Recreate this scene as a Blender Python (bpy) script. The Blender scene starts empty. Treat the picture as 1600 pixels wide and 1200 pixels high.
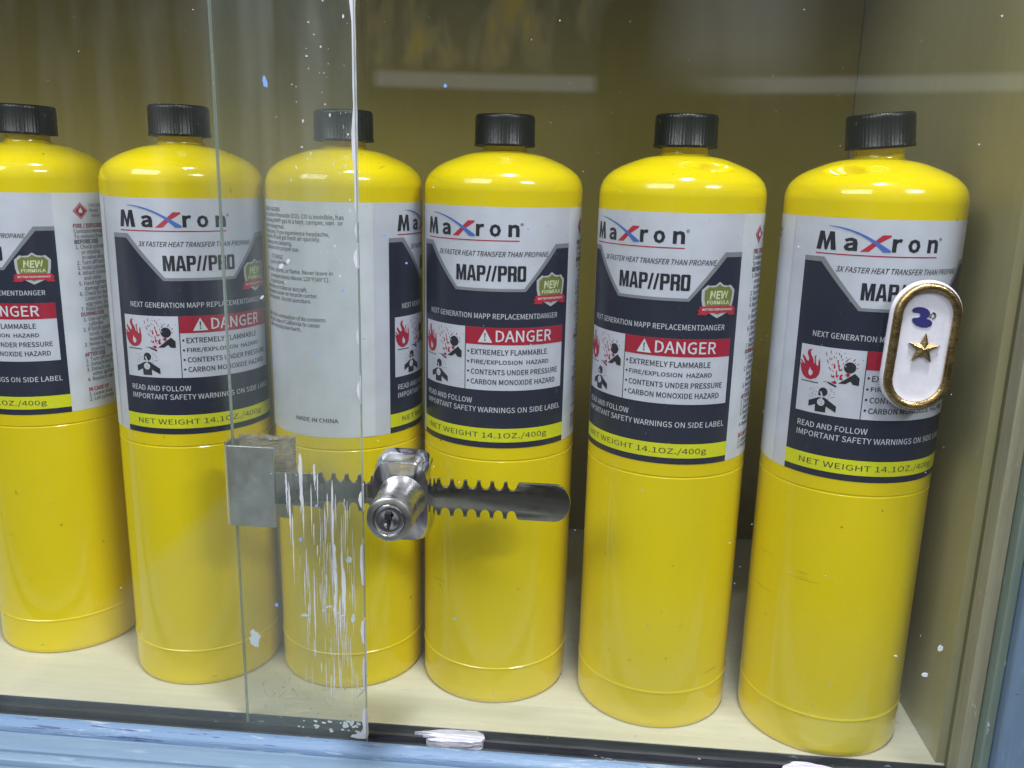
import bpy, bmesh, math, random
from mathutils import Vector, Matrix
from mathutils.geometry import tessellate_polygon
random.seed(7)
S = bpy.context.scene
COL = S.collection
rad = math.radians

# ---------------------------------------------------------------- camera
cam = bpy.data.cameras.new('camera')
cam.sensor_width = 36.0
cam.lens = 1367.4/1600*36.0
cam.clip_start = 0.01
cam.clip_end = 50
co = bpy.data.objects.new('camera', cam)
r_ = Vector((0.9958816, 0.08762717, 0.02326634))
u_ = Vector((-0.04308434, 0.23161105, 0.97185393))
f_ = Vector((-0.07977206, 0.96885386, -0.23443254))
M = Matrix((r_, u_, -f_)).transposed().to_4x4()
M.translation = (0, 0, 0.25252)
co.matrix_world = M
COL.objects.link(co)
S.camera = co

# ---------------------------------------------------------------- exposure
S.view_settings.view_transform = 'Standard'
S.view_settings.look = 'None'
S.view_settings.exposure = 0.24
S.view_settings.gamma = 1.0
S.view_settings.use_curve_mapping = False
S.render.engine = 'CYCLES'
S.cycles.transparent_max_bounces = 24
S.cycles.max_bounces = 10

# ---------------------------------------------------------------- node helpers
class NT:
    def __init__(self, tree):
        self.t = tree
        self.n = tree.nodes
        self.l = tree.links
    def new(self, typ, **kw):
        nd = self.n.new(typ)
        for k, v in kw.items():
            setattr(nd, k, v)
        return nd
    def put(self, sock, v):
        if hasattr(v, 'is_output') or isinstance(v, bpy.types.NodeSocket):
            self.l.new(v, sock)
        else:
            sock.default_value = v
    def math(self, op, a, b=0.0, c=0.0, clamp=False):
        nd = self.new('ShaderNodeMath', operation=op)
        nd.use_clamp = clamp
        self.put(nd.inputs[0], a); self.put(nd.inputs[1], b); self.put(nd.inputs[2], c)
        return nd.outputs[0]
    def ramp(self, v, stops):
        nd = self.new('ShaderNodeMapRange')
        nd.clamp = True
        self.put(nd.inputs[0], v)
        for i, s in enumerate(stops):
            nd.inputs[1+i].default_value = s
        return nd.outputs[0]
    def noise(self, vec, scale, detail=3.0, rough=0.55):
        nd = self.new('ShaderNodeTexNoise')
        self.l.new(vec, nd.inputs['Vector'])
        nd.inputs['Scale'].default_value = scale
        nd.inputs['Detail'].default_value = detail
        nd.inputs['Roughness'].default_value = rough
        return nd.outputs['Fac']
    def mapping(self, vec, scale=(1, 1, 1), loc=(0, 0, 0), rot=(0, 0, 0)):
        nd = self.new('ShaderNodeMapping')
        self.l.new(vec, nd.inputs['Vector'])
        nd.inputs['Scale'].default_value = scale
        nd.inputs['Location'].default_value = loc
        nd.inputs['Rotation'].default_value = rot
        return nd.outputs[0]
    def mix(self, f, a, b):
        nd = self.new('ShaderNodeMix', data_type='RGBA')
        self.put(nd.inputs[0], f)
        self.put(nd.inputs[6], a if not isinstance(a, tuple) else (*a, 1.0) if len(a) == 3 else a)
        self.put(nd.inputs[7], b if not isinstance(b, tuple) else (*b, 1.0) if len(b) == 3 else b)
        return nd.outputs[2]
    def coord(self):
        return self.new('ShaderNodeTexCoord').outputs['Object']
    def xyz(self, vec):
        nd = self.new('ShaderNodeSeparateXYZ')
        self.l.new(vec, nd.inputs[0])
        return nd.outputs

# ---------------------------------------------------------------- world: the dim, uneven light of the shop around the cabinet
W = bpy.data.worlds.new('World')
S.world = W
W.use_nodes = True
w = NT(W.node_tree)
w.n.clear()
g = w.new('ShaderNodeTexCoord').outputs['Generated']
gx, gy, gz = w.xyz(g)[:3]
az = w.math('ARCTAN2', gx, w.math('MULTIPLY', gy, -1.0))          # 0 = straight behind the camera
el = w.math('ARCSINE', gz)
up = w.ramp(el, (0.0, 1.1, 0.075, 1.05))
up = w.math('ADD', up, w.ramp(el, (-0.66, -0.42, 0.24, 0.0)))
blot = w.ramp(w.noise(w.mapping(g, (1, 1, 1.8)), 2.6, 3.0), (0.35, 0.68, 0.45, 1.5))
def band(v, lo, hi, soft):
    a = w.ramp(v, (lo-soft, lo+soft, 0.0, 1.0))
    b = w.ramp(v, (hi-soft, hi+soft, 1.0, 0.0))
    return w.math('MULTIPLY', a, b)
# the pale edge of a shelf across the shop, and a lit doorway
shelfbar = w.math('MULTIPLY', band(el, rad(5.0), rad(5.9), rad(0.16)),
                  w.math('ADD', band(az, rad(-13.6), rad(0.0), rad(0.3)), band(az, rad(8.2), rad(30), rad(3))))
doorway = w.math('MULTIPLY', band(el, rad(6.0), rad(13.0), rad(1.5)), band(az, rad(4.5), rad(12), rad(1.6)))
streak = w.math('MULTIPLY', band(az, rad(-34), rad(-14.2), rad(1.0)),
                w.ramp(w.noise(w.mapping(g, (1, 1, 0.02)), 34.0, 2.0), (0.45, 0.7, 0.0, 1.0)))
streak = w.math('MULTIPLY', streak, band(el, rad(-12), rad(30), rad(6)))
# somebody's dark head and shoulders in front of the cabinet
hx = w.math('DIVIDE', w.math('SUBTRACT', az, rad(4.0)), rad(4.2)); hz = w.math('DIVIDE', w.math('SUBTRACT', el, rad(6.5)), rad(6.5))
hd = w.math('ADD', w.math('MULTIPLY', hx, hx), w.math('MULTIPLY', hz, hz))
head = w.ramp(hd, (0.8, 1.15, 0.25, 1.0))
st = w.math('MULTIPLY', w.math('MULTIPLY', up, blot), head)
st = w.math('ADD', st, w.math('MULTIPLY', shelfbar, 1.0))
st = w.math('ADD', st, w.math('MULTIPLY', doorway, 0.75))
st = w.math('ADD', st, w.math('MULTIPLY', streak, 0.5))
bg = w.new('ShaderNodeBackground')
yel = w.math('MULTIPLY', band(el, rad(6.2), rad(13.0), rad(0.4)), band(az, rad(-17), rad(-0.5), rad(1.0)))
yel = w.math('MULTIPLY', yel, w.ramp(w.noise(w.mapping(g, (1, 1, 0.35)), 30.0, 3.0), (0.48, 0.66, 0.0, 1.0)))
st = w.math('ADD', st, w.math('MULTIPLY', yel, 0.8))
w.l.new(w.mix(yel, (0.92, 0.965, 1.0), (1.0, 0.80, 0.15)), bg.inputs[0])
w.l.new(w.math('MULTIPLY', st, 0.80), bg.inputs[1])
out = w.new('ShaderNodeOutputWorld')
w.l.new(bg.outputs[0], out.inputs[0])

# ---------------------------------------------------------------- lamps: tubes and panels on the shop ceiling
def area(name, loc, target, sx, sy, power, color=(1, 0.97, 0.93), roll=0.0):
    l = bpy.data.lights.new(name, 'AREA')
    l.shape = 'RECTANGLE'
    l.size = sx; l.size_y = sy
    l.energy = power
    l.color = color
    o = bpy.data.objects.new(name, l)
    d = Vector(target) - Vector(loc)
    o.rotation_euler = (d.to_track_quat('-Z', 'Y').to_matrix().to_4x4() @ Matrix.Rotation(roll, 4, 'Z')).to_euler()
    o.location = loc
    COL.objects.link(o)
    return o
area('ceiling_lamp_main', (0.10, 0.10, 1.45), (0, 0.40, 0.2), 0.20, 0.12, 26.0, (0.94, 0.975, 1.0), rad(20))
area('ceiling_lamp_left', (-1.3, -1.2, 1.75), (0, 0.42, 0.15), 1.6, 0.7, 31.0, (0.94, 0.975, 1.0), rad(10))
area('ceiling_lamp_right', (1.4, -1.1, 1.75), (0, 0.42, 0.15), 0.7, 0.08, 23.0, (0.94, 0.975, 1.0), rad(-10))

# ---------------------------------------------------------------- materials
def mat(name, base, rough=0.5, metal=0.0, spec=0.5, coat=0.0, coat_rough=0.1, build=None):
    m = bpy.data.materials.new(name)
    m.use_nodes = True
    t = NT(m.node_tree)
    p = t.n['Principled BSDF']
    p.inputs['Base Color'].default_value = (*base, 1)
    p.inputs['Roughness'].default_value = rough
    p.inputs['Metallic'].default_value = metal
    p.inputs['Specular IOR Level'].default_value = spec
    p.inputs['Coat Weight'].default_value = coat
    p.inputs['Coat Roughness'].default_value = coat_rough
    if build:
        build(t, p)
    return m

def bump(t, p, h, strength, dist):
    b = t.new('ShaderNodeBump')
    b.inputs['Strength'].default_value = strength
    b.inputs['Distance'].default_value = dist
    t.l.new(h, b.inputs['Height'])
    t.l.new(b.outputs[0], p.inputs['Normal'])

def b_yellow(t, p):
    c = t.coord()
    inf = t.new('ShaderNodeObjectInfo').outputs['Random']
    off = t.new('ShaderNodeVectorMath', operation='ADD')
    t.l.new(c, off.inputs[0])
    cb = t.new('ShaderNodeCombineXYZ')
    t.l.new(t.math('MULTIPLY', inf, 3.0), cb.inputs[0]); t.l.new(t.math('MULTIPLY', inf, 5.0), cb.inputs[2])
    t.l.new(cb.outputs[0], off.inputs[1])
    v = off.outputs[0]
    n = t.noise(t.mapping(v, (1, 1, 0.35)), 26, 4)
    col = t.mix(t.ramp(n, (0.35, 0.7, 0, 1)), (0.79, 0.625, 0.003), (0.745, 0.585, 0.004))
    # scuffs: sparse thin marks round the body
    sc = t.noise(t.mapping(v, (30, 30, 420)), 1.0, 2)
    m1 = t.noise(v, 22, 2)
    k = t.math('MULTIPLY', t.ramp(sc, (0.67, 0.73, 0, 0.8)), t.ramp(m1, (0.57, 0.68, 0, 1)))
    dots = t.noise(v, 300, 1)
    k2 = t.math('MULTIPLY', t.ramp(dots, (0.76, 0.785, 0, 1)), t.ramp(t.noise(v, 30, 1), (0.45, 0.6, 0, 1)))
    k = t.math('MAXIMUM', t.math('MULTIPLY', k, 0.55), t.math('MULTIPLY', k2, 0.8))
    col = t.mix(k, col, (0.16, 0.11, 0.02))
    t.l.new(col, p.inputs['Base Color'])
    t.l.new(t.ramp(t.noise(v, 60, 3), (0.3, 0.7, 0.07, 0.19)), p.inputs['Roughness'])
    bump(t, p, t.noise(v, 200, 2), 0.035, 0.0005)
YEL = mat('yellow_enamel', (0.8, 0.57, 0.005), 0.24, spec=0.55, build=b_yellow)

def b_cap(t, p):
    c = t.coord()
    x, y, z = t.xyz(c)[:3]
    a = t.math('ARCTAN2', x, y)
    h = t.math('SINE', t.math('MULTIPLY', a, 60.0))
    bump(t, p, h, 0.12, 0.0003)
    n = t.noise(c, 420, 2)
    t.l.new(t.mix(t.ramp(n, (0.66, 0.74, 0, 0.5)), (0.007, 0.008, 0.007), (0.12, 0.12, 0.10)), p.inputs['Base Color'])
CAP = mat('black_plastic', (0.008, 0.008, 0.008), 0.34, spec=0.4, build=b_cap)

def b_paper(c1, c2):
    def f(t, p):
        n = t.noise(t.coord(), 70, 4)
        t.l.new(t.mix(t.ramp(n, (0.3, 0.72, 0, 1)), c1, c2), p.inputs['Base Color'])
        bump(t, p, t.noise(t.coord(), 38, 3), 0.22, 0.0012)
    return f
INK = {}
def ink(name, c, rough=0.34):
    c2 = tuple(x*0.86+0.004 for x in c)
    INK[name] = mat('label_'+name, c, rough, spec=0.4, build=b_paper(c, c2))
ink('white', (0.62, 0.64, 0.745))
ink('navy', (0.021, 0.025, 0.050))
ink('grey', (0.25, 0.265, 0.30))
ink('red', (0.42, 0.014, 0.045))
ink('scarlet', (0.52, 0.03, 0.055))
ink('blue', (0.075, 0.17, 0.56))
ink('lime', (0.72, 0.74, 0.015))
ink('black', (0.022, 0.023, 0.034))
ink('print', (0.05, 0.05, 0.062))
ink('olive', (0.19, 0.22, 0.055))
ink('silver', (0.52, 0.53, 0.56))
ink('brightwhite', (0.70, 0.725, 0.80))
ink('maroon', (0.23, 0.02, 0.035))
ink('palegreen', (0.66, 0.72, 0.45))

def b_metal(c1, c2, r1, r2, sc=(60, 60, 60), bstr=0.04):
    def f(t, p):
        c = t.coord()
        n = t.noise(t.mapping(c, sc), 4, 4, 0.65)
        t.l.new(t.mix(t.ramp(n, (0.3, 0.7, 0, 1)), c1, c2), p.inputs['Base Color'])
        t.l.new(t.ramp(t.noise(c, 180, 4), (0.3, 0.7, r1, r2)), p.inputs['Roughness'])
        bump(t, p, t.noise(t.mapping(c, sc), 9, 3), bstr, 0.0006)
    return f
CHROME = mat('worn_chrome', (0.6, 0.6, 0.62), 0.2, 1.0, build=b_metal((0.76, 0.76, 0.80), (0.68, 0.68, 0.72), 0.07, 0.16, bstr=0.01))
NICKEL = mat('dull_nickel', (0.4, 0.4, 0.4), 0.4, 1.0, build=b_metal((0.56, 0.56, 0.55), (0.42, 0.42, 0.41), 0.22, 0.40))
BARM = mat('dark_plated_steel', (0.25, 0.25, 0.24), 0.2, 1.0, build=b_metal((0.48, 0.48, 0.42), (0.42, 0.42, 0.36), 0.10, 0.2, bstr=0.01))
PLATE = mat('brushed_steel_plate', (0.5, 0.5, 0.5), 0.4, 1.0, build=b_metal((0.86, 0.87, 0.83), (0.80, 0.81, 0.77), 0.28, 0.42, (40, 40, 160), 0.03))
HOLE = mat('keyhole_black', (0.006, 0.006, 0.006), 0.7)
BRASS = mat('antique_brass', (0.42, 0.27, 0.08), 0.4, 1.0, build=b_metal((0.54, 0.40, 0.19), (0.25, 0.17, 0.08), 0.14, 0.40, (70, 70, 230), 0.22))
def b_enamel(t, p):
    c = t.coord()
    n = t.noise(c, 120, 4, 0.65)
    col = t.mix(t.ramp(n, (0.35, 0.75, 0, 1)), (0.60, 0.595, 0.66), (0.50, 0.49, 0.56))
    f = t.noise(t.mapping(c, (900, 900, 260), rot=(0, 0.6, 0)), 1.0, 2)
    col = t.mix(t.ramp(f, (0.70, 0.74, 0, 0.35)), col, (0.28, 0.27, 0.28))
    t.l.new(col, p.inputs['Base Color'])
    t.l.new(t.ramp(t.noise(c, 200, 3), (0.3, 0.7, 0.10, 0.34)), p.inputs['Roughness'])
    bump(t, p, n, 0.12, 0.0008)
ENAMEL = mat('white_enamel', (0.6, 0.6, 0.66), 0.12, spec=0.6, build=b_enamel)
VIOLET = mat('dark_blue_enamel', (0.03, 0.03, 0.13), 0.2)
CLEAR = mat('milky_plastic', (0.58, 0.59, 0.62), 0.2, spec=0.6, build=b_enamel)

def b_card(t, p):
    c = t.coord()
    n = t.noise(t.mapping(c, (90, 90, 300)), 3, 5, 0.7)
    t.l.new(t.mix(t.ramp(n, (0.3, 0.7, 0, 1)), (0.62, 0.54, 0.40), (0.30, 0.255, 0.18)), p.inputs['Base Color'])
    bump(t, p, n, 0.8, 0.001)
CARD = mat('torn_cardboard', (0.3, 0.25, 0.17), 0.95, build=b_card)

def b_cream(axis):
    def f(t, p):
        c = t.coord()
        s = {'x': (6, 90, 90), 'z': (120, 120, 7)}[axis]
        n = t.noise(t.mapping(c, s), 3, 5, 0.6)
        col = t.mix(t.ramp(n, (0.3, 0.7, 0, 1)), (0.68, 0.65, 0.53), (0.60, 0.57, 0.45))
        sm = t.noise(c, 9, 4)
        col = t.mix(t.ramp(sm, (0.42, 0.75, 0, 0.45)), col, (0.52, 0.485, 0.38))
        ch = t.noise(t.mapping(c, (45, 160, 160) if axis == 'x' else (160, 160, 45)), 1.6, 3, 0.6)
        wh = t.noise(c, 14, 2)
        k = t.math('MULTIPLY', t.ramp(ch, (0.66, 0.685, 0, 1)), t.ramp(wh, (0.55, 0.62, 0, 1)))
        col = t.mix(k, col, (0.22, 0.21, 0.17))
        dt = t.noise(c, 420, 1)
        col = t.mix(t.ramp(dt, (0.775, 0.79, 0, 0.8)), col, (0.16, 0.17, 0.22))
        t.l.new(col, p.inputs['Base Color'])
        bump(t, p, n, 0.25, 0.0006)
    return f
CREAM = mat('cream_shelf_paint', (0.62, 0.54, 0.39), 0.5, build=b_cream('x'))

def b_panel(t, p):  # cream paint with the cabinet's inner shade put into a darker base
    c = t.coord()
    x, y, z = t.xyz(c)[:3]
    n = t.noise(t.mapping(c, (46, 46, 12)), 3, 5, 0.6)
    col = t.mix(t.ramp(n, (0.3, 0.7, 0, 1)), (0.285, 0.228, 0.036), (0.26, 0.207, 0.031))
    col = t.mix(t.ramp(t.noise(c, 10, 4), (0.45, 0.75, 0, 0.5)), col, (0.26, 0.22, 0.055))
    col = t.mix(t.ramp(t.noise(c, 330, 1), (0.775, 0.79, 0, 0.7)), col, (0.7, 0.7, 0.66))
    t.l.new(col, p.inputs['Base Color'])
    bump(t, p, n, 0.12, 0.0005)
def b_side(t, p):  # same cream, base painted lighter for the bounced light it catches
    c = t.coord()
    n = t.noise(t.mapping(c, (70, 70, 14)), 3, 5, 0.6)
    col = t.mix(t.ramp(n, (0.3, 0.7, 0, 1)), (0.40, 0.37, 0.21), (0.375, 0.345, 0.19))
    col = t.mix(t.ramp(t.noise(c, 12, 4), (0.45, 0.75, 0, 0.5)), col, (0.33, 0.30, 0.18))
    t.l.new(col, p.inputs['Base Color'])
    bump(t, p, n, 0.10, 0.0006)
SIDE = mat('lit_cream_side', (0.42, 0.38, 0.24), 0.5, build=b_side)
PANEL = mat('shaded_cream_panel', (0.46, 0.41, 0.23), 0.55, build=b_panel)

def b_blue(axis):
    def f(t, p):
        c = t.coord()
        s = (5, 60, 60) if axis == 'x' else (60, 60, 5)
        n = t.noise(t.mapping(c, s), 4, 5, 0.6)
        col = t.mix(t.ramp(n, (0.3, 0.7, 0, 1)), (0.125, 0.187, 0.275), (0.10, 0.152, 0.23))
        d = t.noise(t.mapping(c, (18, 90, 90) if axis == 'x' else (90, 90, 18)), 2.2, 4, 0.65)
        col = t.mix(t.ramp(d, (0.60, 0.70, 0, 0.55)), col, (0.20, 0.27, 0.35))
        k = t.noise(t.mapping(c, (26, 160, 160)), 1.7, 3, 0.65)
        col = t.mix(t.ramp(k, (0.685, 0.70, 0, 0.85)), col, (0.05, 0.07, 0.13))
        t.l.new(col, p.inputs['Base Color'])
        bump(t, p, n, 0.35, 0.001)
    return f
BLUE = mat('blue_gloss_paint', (0.22, 0.36, 0.57), 0.36, build=b_blue('x'))
BLUEV = mat('blue_gloss_paint_upright', (0.22, 0.36, 0.57), 0.36, build=b_blue('z'))

def b_blueworn(t, p):
    c = t.coord()
    n = t.noise(t.mapping(c, (20, 140, 140)), 2.0, 5, 0.7)
    n2 = t.noise(t.mapping(c, (14, 200, 200)), 3.1, 4, 0.7)
    col = t.mix(t.ramp(n, (0.56, 0.68, 0, 1)), (0.10, 0.165, 0.275), (0.28, 0.32, 0.39))
    col = t.mix(t.ramp(n2, (0.60, 0.63, 0, 1)), col, (0.035, 0.055, 0.14))
    t.l.new(col, p.inputs['Base Color'])
    bump(t, p, n2, 0.5, 0.001)
BLUEWORN = mat('chipped_blue_paint', (0.3, 0.42, 0.62), 0.45, build=b_blueworn)

def b_track(t, p):
    c = t.coord()
    n = t.noise(t.mapping(c, (16, 120, 120)), 2.4, 5, 0.7)
    col = t.mix(t.ramp(n, (0.35, 0.7, 0, 1)), (0.014, 0.015, 0.022), (0.04, 0.042, 0.052))
    n2 = t.noise(t.mapping(c, (40, 130, 130)), 1.6, 4, 0.7)
    col = t.mix(t.ramp(n2, (0.675, 0.70, 0, 0.75)), col, (0.5, 0.5, 0.56))
    t.l.new(col, p.inputs['Base Color'])
    bump(t, p, n, 0.4, 0.0008)
TRACK = mat('black_track', (0.03, 0.03, 0.04), 0.5, build=b_track)

def b_jamb(c1, c2):
    def f(t, p):
        c = t.coord()
        n = t.noise(t.mapping(c, (90, 90, 8)), 3, 5, 0.65)
        col = t.mix(t.ramp(n, (0.3, 0.7, 0, 1)), c1, c2)
        k = t.noise(t.mapping(c, (260, 260, 60)), 1.5, 4, 0.7)
        col = t.mix(t.ramp(k, (0.68, 0.70, 0, 0.7)), col, (0.55, 0.56, 0.55))
        t.l.new(col, p.inputs['Base Color'])
        bump(t, p, k, 0.4, 0.0006)
    return f
JAMBG = mat('grey_cream_jamb', (0.40, 0.37, 0.30), 0.5, build=b_jamb((0.25, 0.24, 0.165), (0.20, 0.19, 0.13)))
JAMBN = mat('green_grey_jamb', (0.13, 0.19, 0.17), 0.4, build=b_jamb((0.15, 0.195, 0.165), (0.115, 0.155, 0.13)))
SLOT = mat('dark_slot', (0.14, 0.13, 0.07), 0.6)

# clear float glass, its film mixing dust with painted reflection haze
def glass(name, dirt_haze):
    m = bpy.data.materials.new(name)
    m.use_nodes = True
    t = NT(m.node_tree)
    t.n.clear()
    fac = t.new('ShaderNodeLayerWeight')
    fac.inputs[0].default_value = 0.5
    F = t.math('POWER', fac.outputs['Facing'], 5.0)
    F = t.math('MULTIPLY_ADD', F, 0.95, 0.042)
    tr = t.new('ShaderNodeBsdfTransparent')
    tr.inputs[0].default_value = (0.982, 0.99, 0.985, 1)
    gl = t.new('ShaderNodeBsdfGlossy')
    gl.inputs['Roughness'].default_value = 0.015
    mx = t.new('ShaderNodeMixShader')
    t.l.new(F, mx.inputs[0]); t.l.new(tr.outputs[0], mx.inputs[1]); t.l.new(gl.outputs[0], mx.inputs[2])
    c = t.coord()
    x, y, z = t.xyz(c)[:3]
    n = t.noise(c, 14, 4, 0.6)
    d = dirt_haze(t, x, y, z, c, n)
    # fine specks of dried dust
    sp = t.noise(c, 520, 1)
    d = t.math('MAXIMUM', d, t.ramp(sp, (0.78, 0.81, 0, 0.16)))
    df = t.new('ShaderNodeBsdfDiffuse')
    df.inputs[0].default_value = (0.47, 0.55, 0.56, 1)
    tl = t.new('ShaderNodeBsdfTranslucent')
    tl.inputs[0].default_value = (0.47, 0.55, 0.56, 1)
    dm = t.new('ShaderNodeMixShader')
    dm.inputs[0].default_value = 0.35
    t.l.new(df.outputs[0], dm.inputs[1]); t.l.new(tl.outputs[0], dm.inputs[2])
    m2 = t.new('ShaderNodeMixShader')
    t.l.new(d, m2.inputs[0]); t.l.new(mx.outputs[0], m2.inputs[1]); t.l.new(dm.outputs[0], m2.inputs[2])
    o = t.new('ShaderNodeOutputMaterial')
    t.l.new(m2.outputs[0], o.inputs[0])
    return m
def dirt_haze_front(t, x, y, z, c, n):
    base = t.ramp(n, (0.3, 0.7, 0.002, 0.010))
    st_ = t.noise(t.mapping(c, (1, 1, 0.03)), 90, 3)
    # streaky film over the overlap, with the panes' reflected haze put into it
    ov = t.ramp(x, (-0.152, -0.149, 0.0, 1.0))
    k = t.math('MULTIPLY', ov, t.ramp(st_, (0.3, 0.75, 0.010, 0.06)))
    # slanting patch low down: a bright reflection painted as pale haze
    arc = t.math('ADD', t.math('MULTIPLY', x, 0.95), t.math('MULTIPLY', z, -1.0))
    low = t.math('MULTIPLY', t.ramp(arc, (-0.262, -0.252, 0.0, 1.0)), t.ramp(z, (0.12, 0.145, 1.0, 0.0)))
    low = t.math('MULTIPLY', low, 0.05)
    return t.math('ADD', t.math('ADD', base, k), low)
def dirt_haze_back(t, x, y, z, c, n):
    base = t.ramp(n, (0.3, 0.7, 0.002, 0.010))
    ov = t.ramp(x, (-0.093, -0.090, 1.0, 0.0))
    k = t.math('MULTIPLY', ov, t.ramp(n, (0.3, 0.7, 0.010, 0.028)))  # reflected haze of the overlap, put into the film
    low = t.math('MULTIPLY', t.ramp(z, (0.02, 0.08, 0.045, 0.0)), t.ramp(n, (0.3, 0.6, 0.3, 1)))  # pale reflection near the foot, painted as denser film
    return t.math('ADD', t.math('ADD', base, k), low)
GLF = glass('dusty_hazed_glass_outer', dirt_haze_front)
GLB = glass('dusty_hazed_glass_inner', dirt_haze_back)
EDGE = mat('glass_edge', (0.22, 0.30, 0.27), 0.12, spec=0.8, build=b_metal((0.52, 0.60, 0.56), (0.12, 0.17, 0.15), 0.08, 0.3, (420, 420, 9), 0.2))
WPAINT = mat('dried_white_paint', (0.72, 0.72, 0.76), 0.6, build=b_paper((0.60, 0.61, 0.65), (0.46, 0.47, 0.52)))
BPAINT = mat('dried_blue_paint', (0.18, 0.34, 0.68), 0.5)
GPAINT = mat('dried_grey_paint', (0.42, 0.47, 0.50), 0.6)

# ---------------------------------------------------------------- object helpers
def link(name, me, mats, parent=None):
    o = bpy.data.objects.new(name, me)
    COL.objects.link(o)
    for m in (mats if isinstance(mats, (list, tuple)) else [mats]):
        me.materials.append(m)
    if parent:
        o.parent = parent
    return o
def obj(name, bm, mats, parent=None, smooth=False, sharp=35):
    me = bpy.data.meshes.new(name)
    bmesh.ops.recalc_face_normals(bm, faces=bm.faces)
    bm.to_mesh(me)
    bm.free()
    o = link(name, me, mats, parent)
    if smooth:
        for p in me.polygons:
            p.use_smooth = True
        me.set_sharp_from_angle(angle=rad(sharp))
    return o
def thing(name, label, cat, loc=(0, 0, 0), group=None):
    o = bpy.data.objects.new(name, None)
    o.empty_display_size = 0.02
    COL.objects.link(o)
    o.location = loc
    tag(o, label, cat, group)
    return o
def tag(o, label, cat, group=None):
    o['label'] = label
    o['category'] = cat
    if group:
        o['group'] = group
def box(bm, x0, x1, y0, y1, z0, z1, bev=0.0, seg=2):
    vs = [bm.verts.new(c) for c in ((x0, y0, z0), (x1, y0, z0), (x1, y1, z0), (x0, y1, z0), (x0, y0, z1), (x1, y0, z1), (x1, y1, z1), (x0, y1, z1))]
    fs = [bm.faces.new([vs[i] for i in f]) for f in ((0, 3, 2, 1), (4, 5, 6, 7), (0, 1, 5, 4), (1, 2, 6, 5), (2, 3, 7, 6), (3, 0, 4, 7))]
    if bev:
        es = list({e for f in fs for e in f.edges})
        bmesh.ops.bevel(bm, geom=es, offset=bev, segments=seg, profile=0.5, affect='EDGES')
    return fs
def lathe(bm, prof, n=96):
    rings = []
    for r, z in prof:
        if r < 1e-6:
            rings.append([bm.verts.new((0, 0, z))])
        else:
            rings.append([bm.verts.new((r*math.cos(2*math.pi*i/n), r*math.sin(2*math.pi*i/n), z)) for i in range(n)])
    for a, b in zip(rings, rings[1:]):
        for i in range(n):
            j = (i+1) % n
            if len(a) == 1:
                bm.faces.new((a[0], b[i], b[j]))
            elif len(b) == 1:
                bm.faces.new((a[i], a[j], b[0]))
            else:
                bm.faces.new((a[i], a[j], b[j], b[i]))
def prism(bm, pts, y0, y1):
    """outline in the XZ plane, thickened along Y"""
    n = len(pts)
    a = [bm.verts.new((x, y0, z)) for x, z in pts]
    b = [bm.verts.new((x, y1, z)) for x, z in pts]
    tris = tessellate_polygon([[Vector((x, z, 0)) for x, z in pts]])
    for t in tris:
        bm.faces.new([a[i] for i in t])
        bm.faces.new([b[i] for i in reversed(t)])
    for i in range(n):
        j = (i+1) % n
        bm.faces.new((a[i], b[i], b[j], a[j]))
    return a, b
def extrude_x(bm, prof, x0, x1, n=1):
    """open profile of (y, z) points swept along X"""
    rows = []
    for k in range(n+1):
        x = x0 + (x1-x0)*k/n
        rows.append([bm.verts.new((x, y, z)) for y, z in prof])
    for a, b in zip(rows, rows[1:]):
        for i in range(len(prof)-1):
            bm.faces.new((a[i], a[i+1], b[i+1], b[i]))

# ---------------------------------------------------------------- the cabinet: shelf, panels, track, sill, upright
XL, XR, YB, ZT = -0.80, 0.165, 0.60, 0.50
SE = 0.3565                                              # front edge of the shelf
cab = thing('display_cabinet', 'cream painted wooden display cabinet with blue sill and black door track holding the yellow cylinders', 'cabinet')
bm = bmesh.new(); box(bm, XL, XR+0.02, SE, YB+0.02, -0.02, 0.0, 0.0006)
obj('shelf', bm, CREAM, cab)
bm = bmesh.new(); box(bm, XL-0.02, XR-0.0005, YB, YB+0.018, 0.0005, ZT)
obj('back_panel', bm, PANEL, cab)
bm = bmesh.new(); box(bm, XR, XR+0.018, SE+0.001, YB+0.018, 0.0005, ZT)
obj('side_panel', bm, SIDE, cab)
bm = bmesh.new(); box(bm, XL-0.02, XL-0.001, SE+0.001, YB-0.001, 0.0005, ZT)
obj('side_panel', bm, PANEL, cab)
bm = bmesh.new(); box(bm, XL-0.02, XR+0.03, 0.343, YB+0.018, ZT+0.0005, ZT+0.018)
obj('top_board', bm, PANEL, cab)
# twin groove track
bm = bmesh.new()
tp = [(SE-0.0002, -0.012), (SE-0.0002, -0.0004), (SE-0.0012, -0.0003), (SE-0.0014, -0.0035), (0.3508, -0.0036), (0.3505, -0.0009), (0.3490, -0.0009), (0.3487, -0.0042), (0.3437, -0.0042), (0.3434, -0.0012), (0.3426, -0.0010), (0.3426, -0.012)]
extrude_x(bm, tp, XL, 0.1715, 24)
obj('door_track', bm, TRACK, cab)
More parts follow.
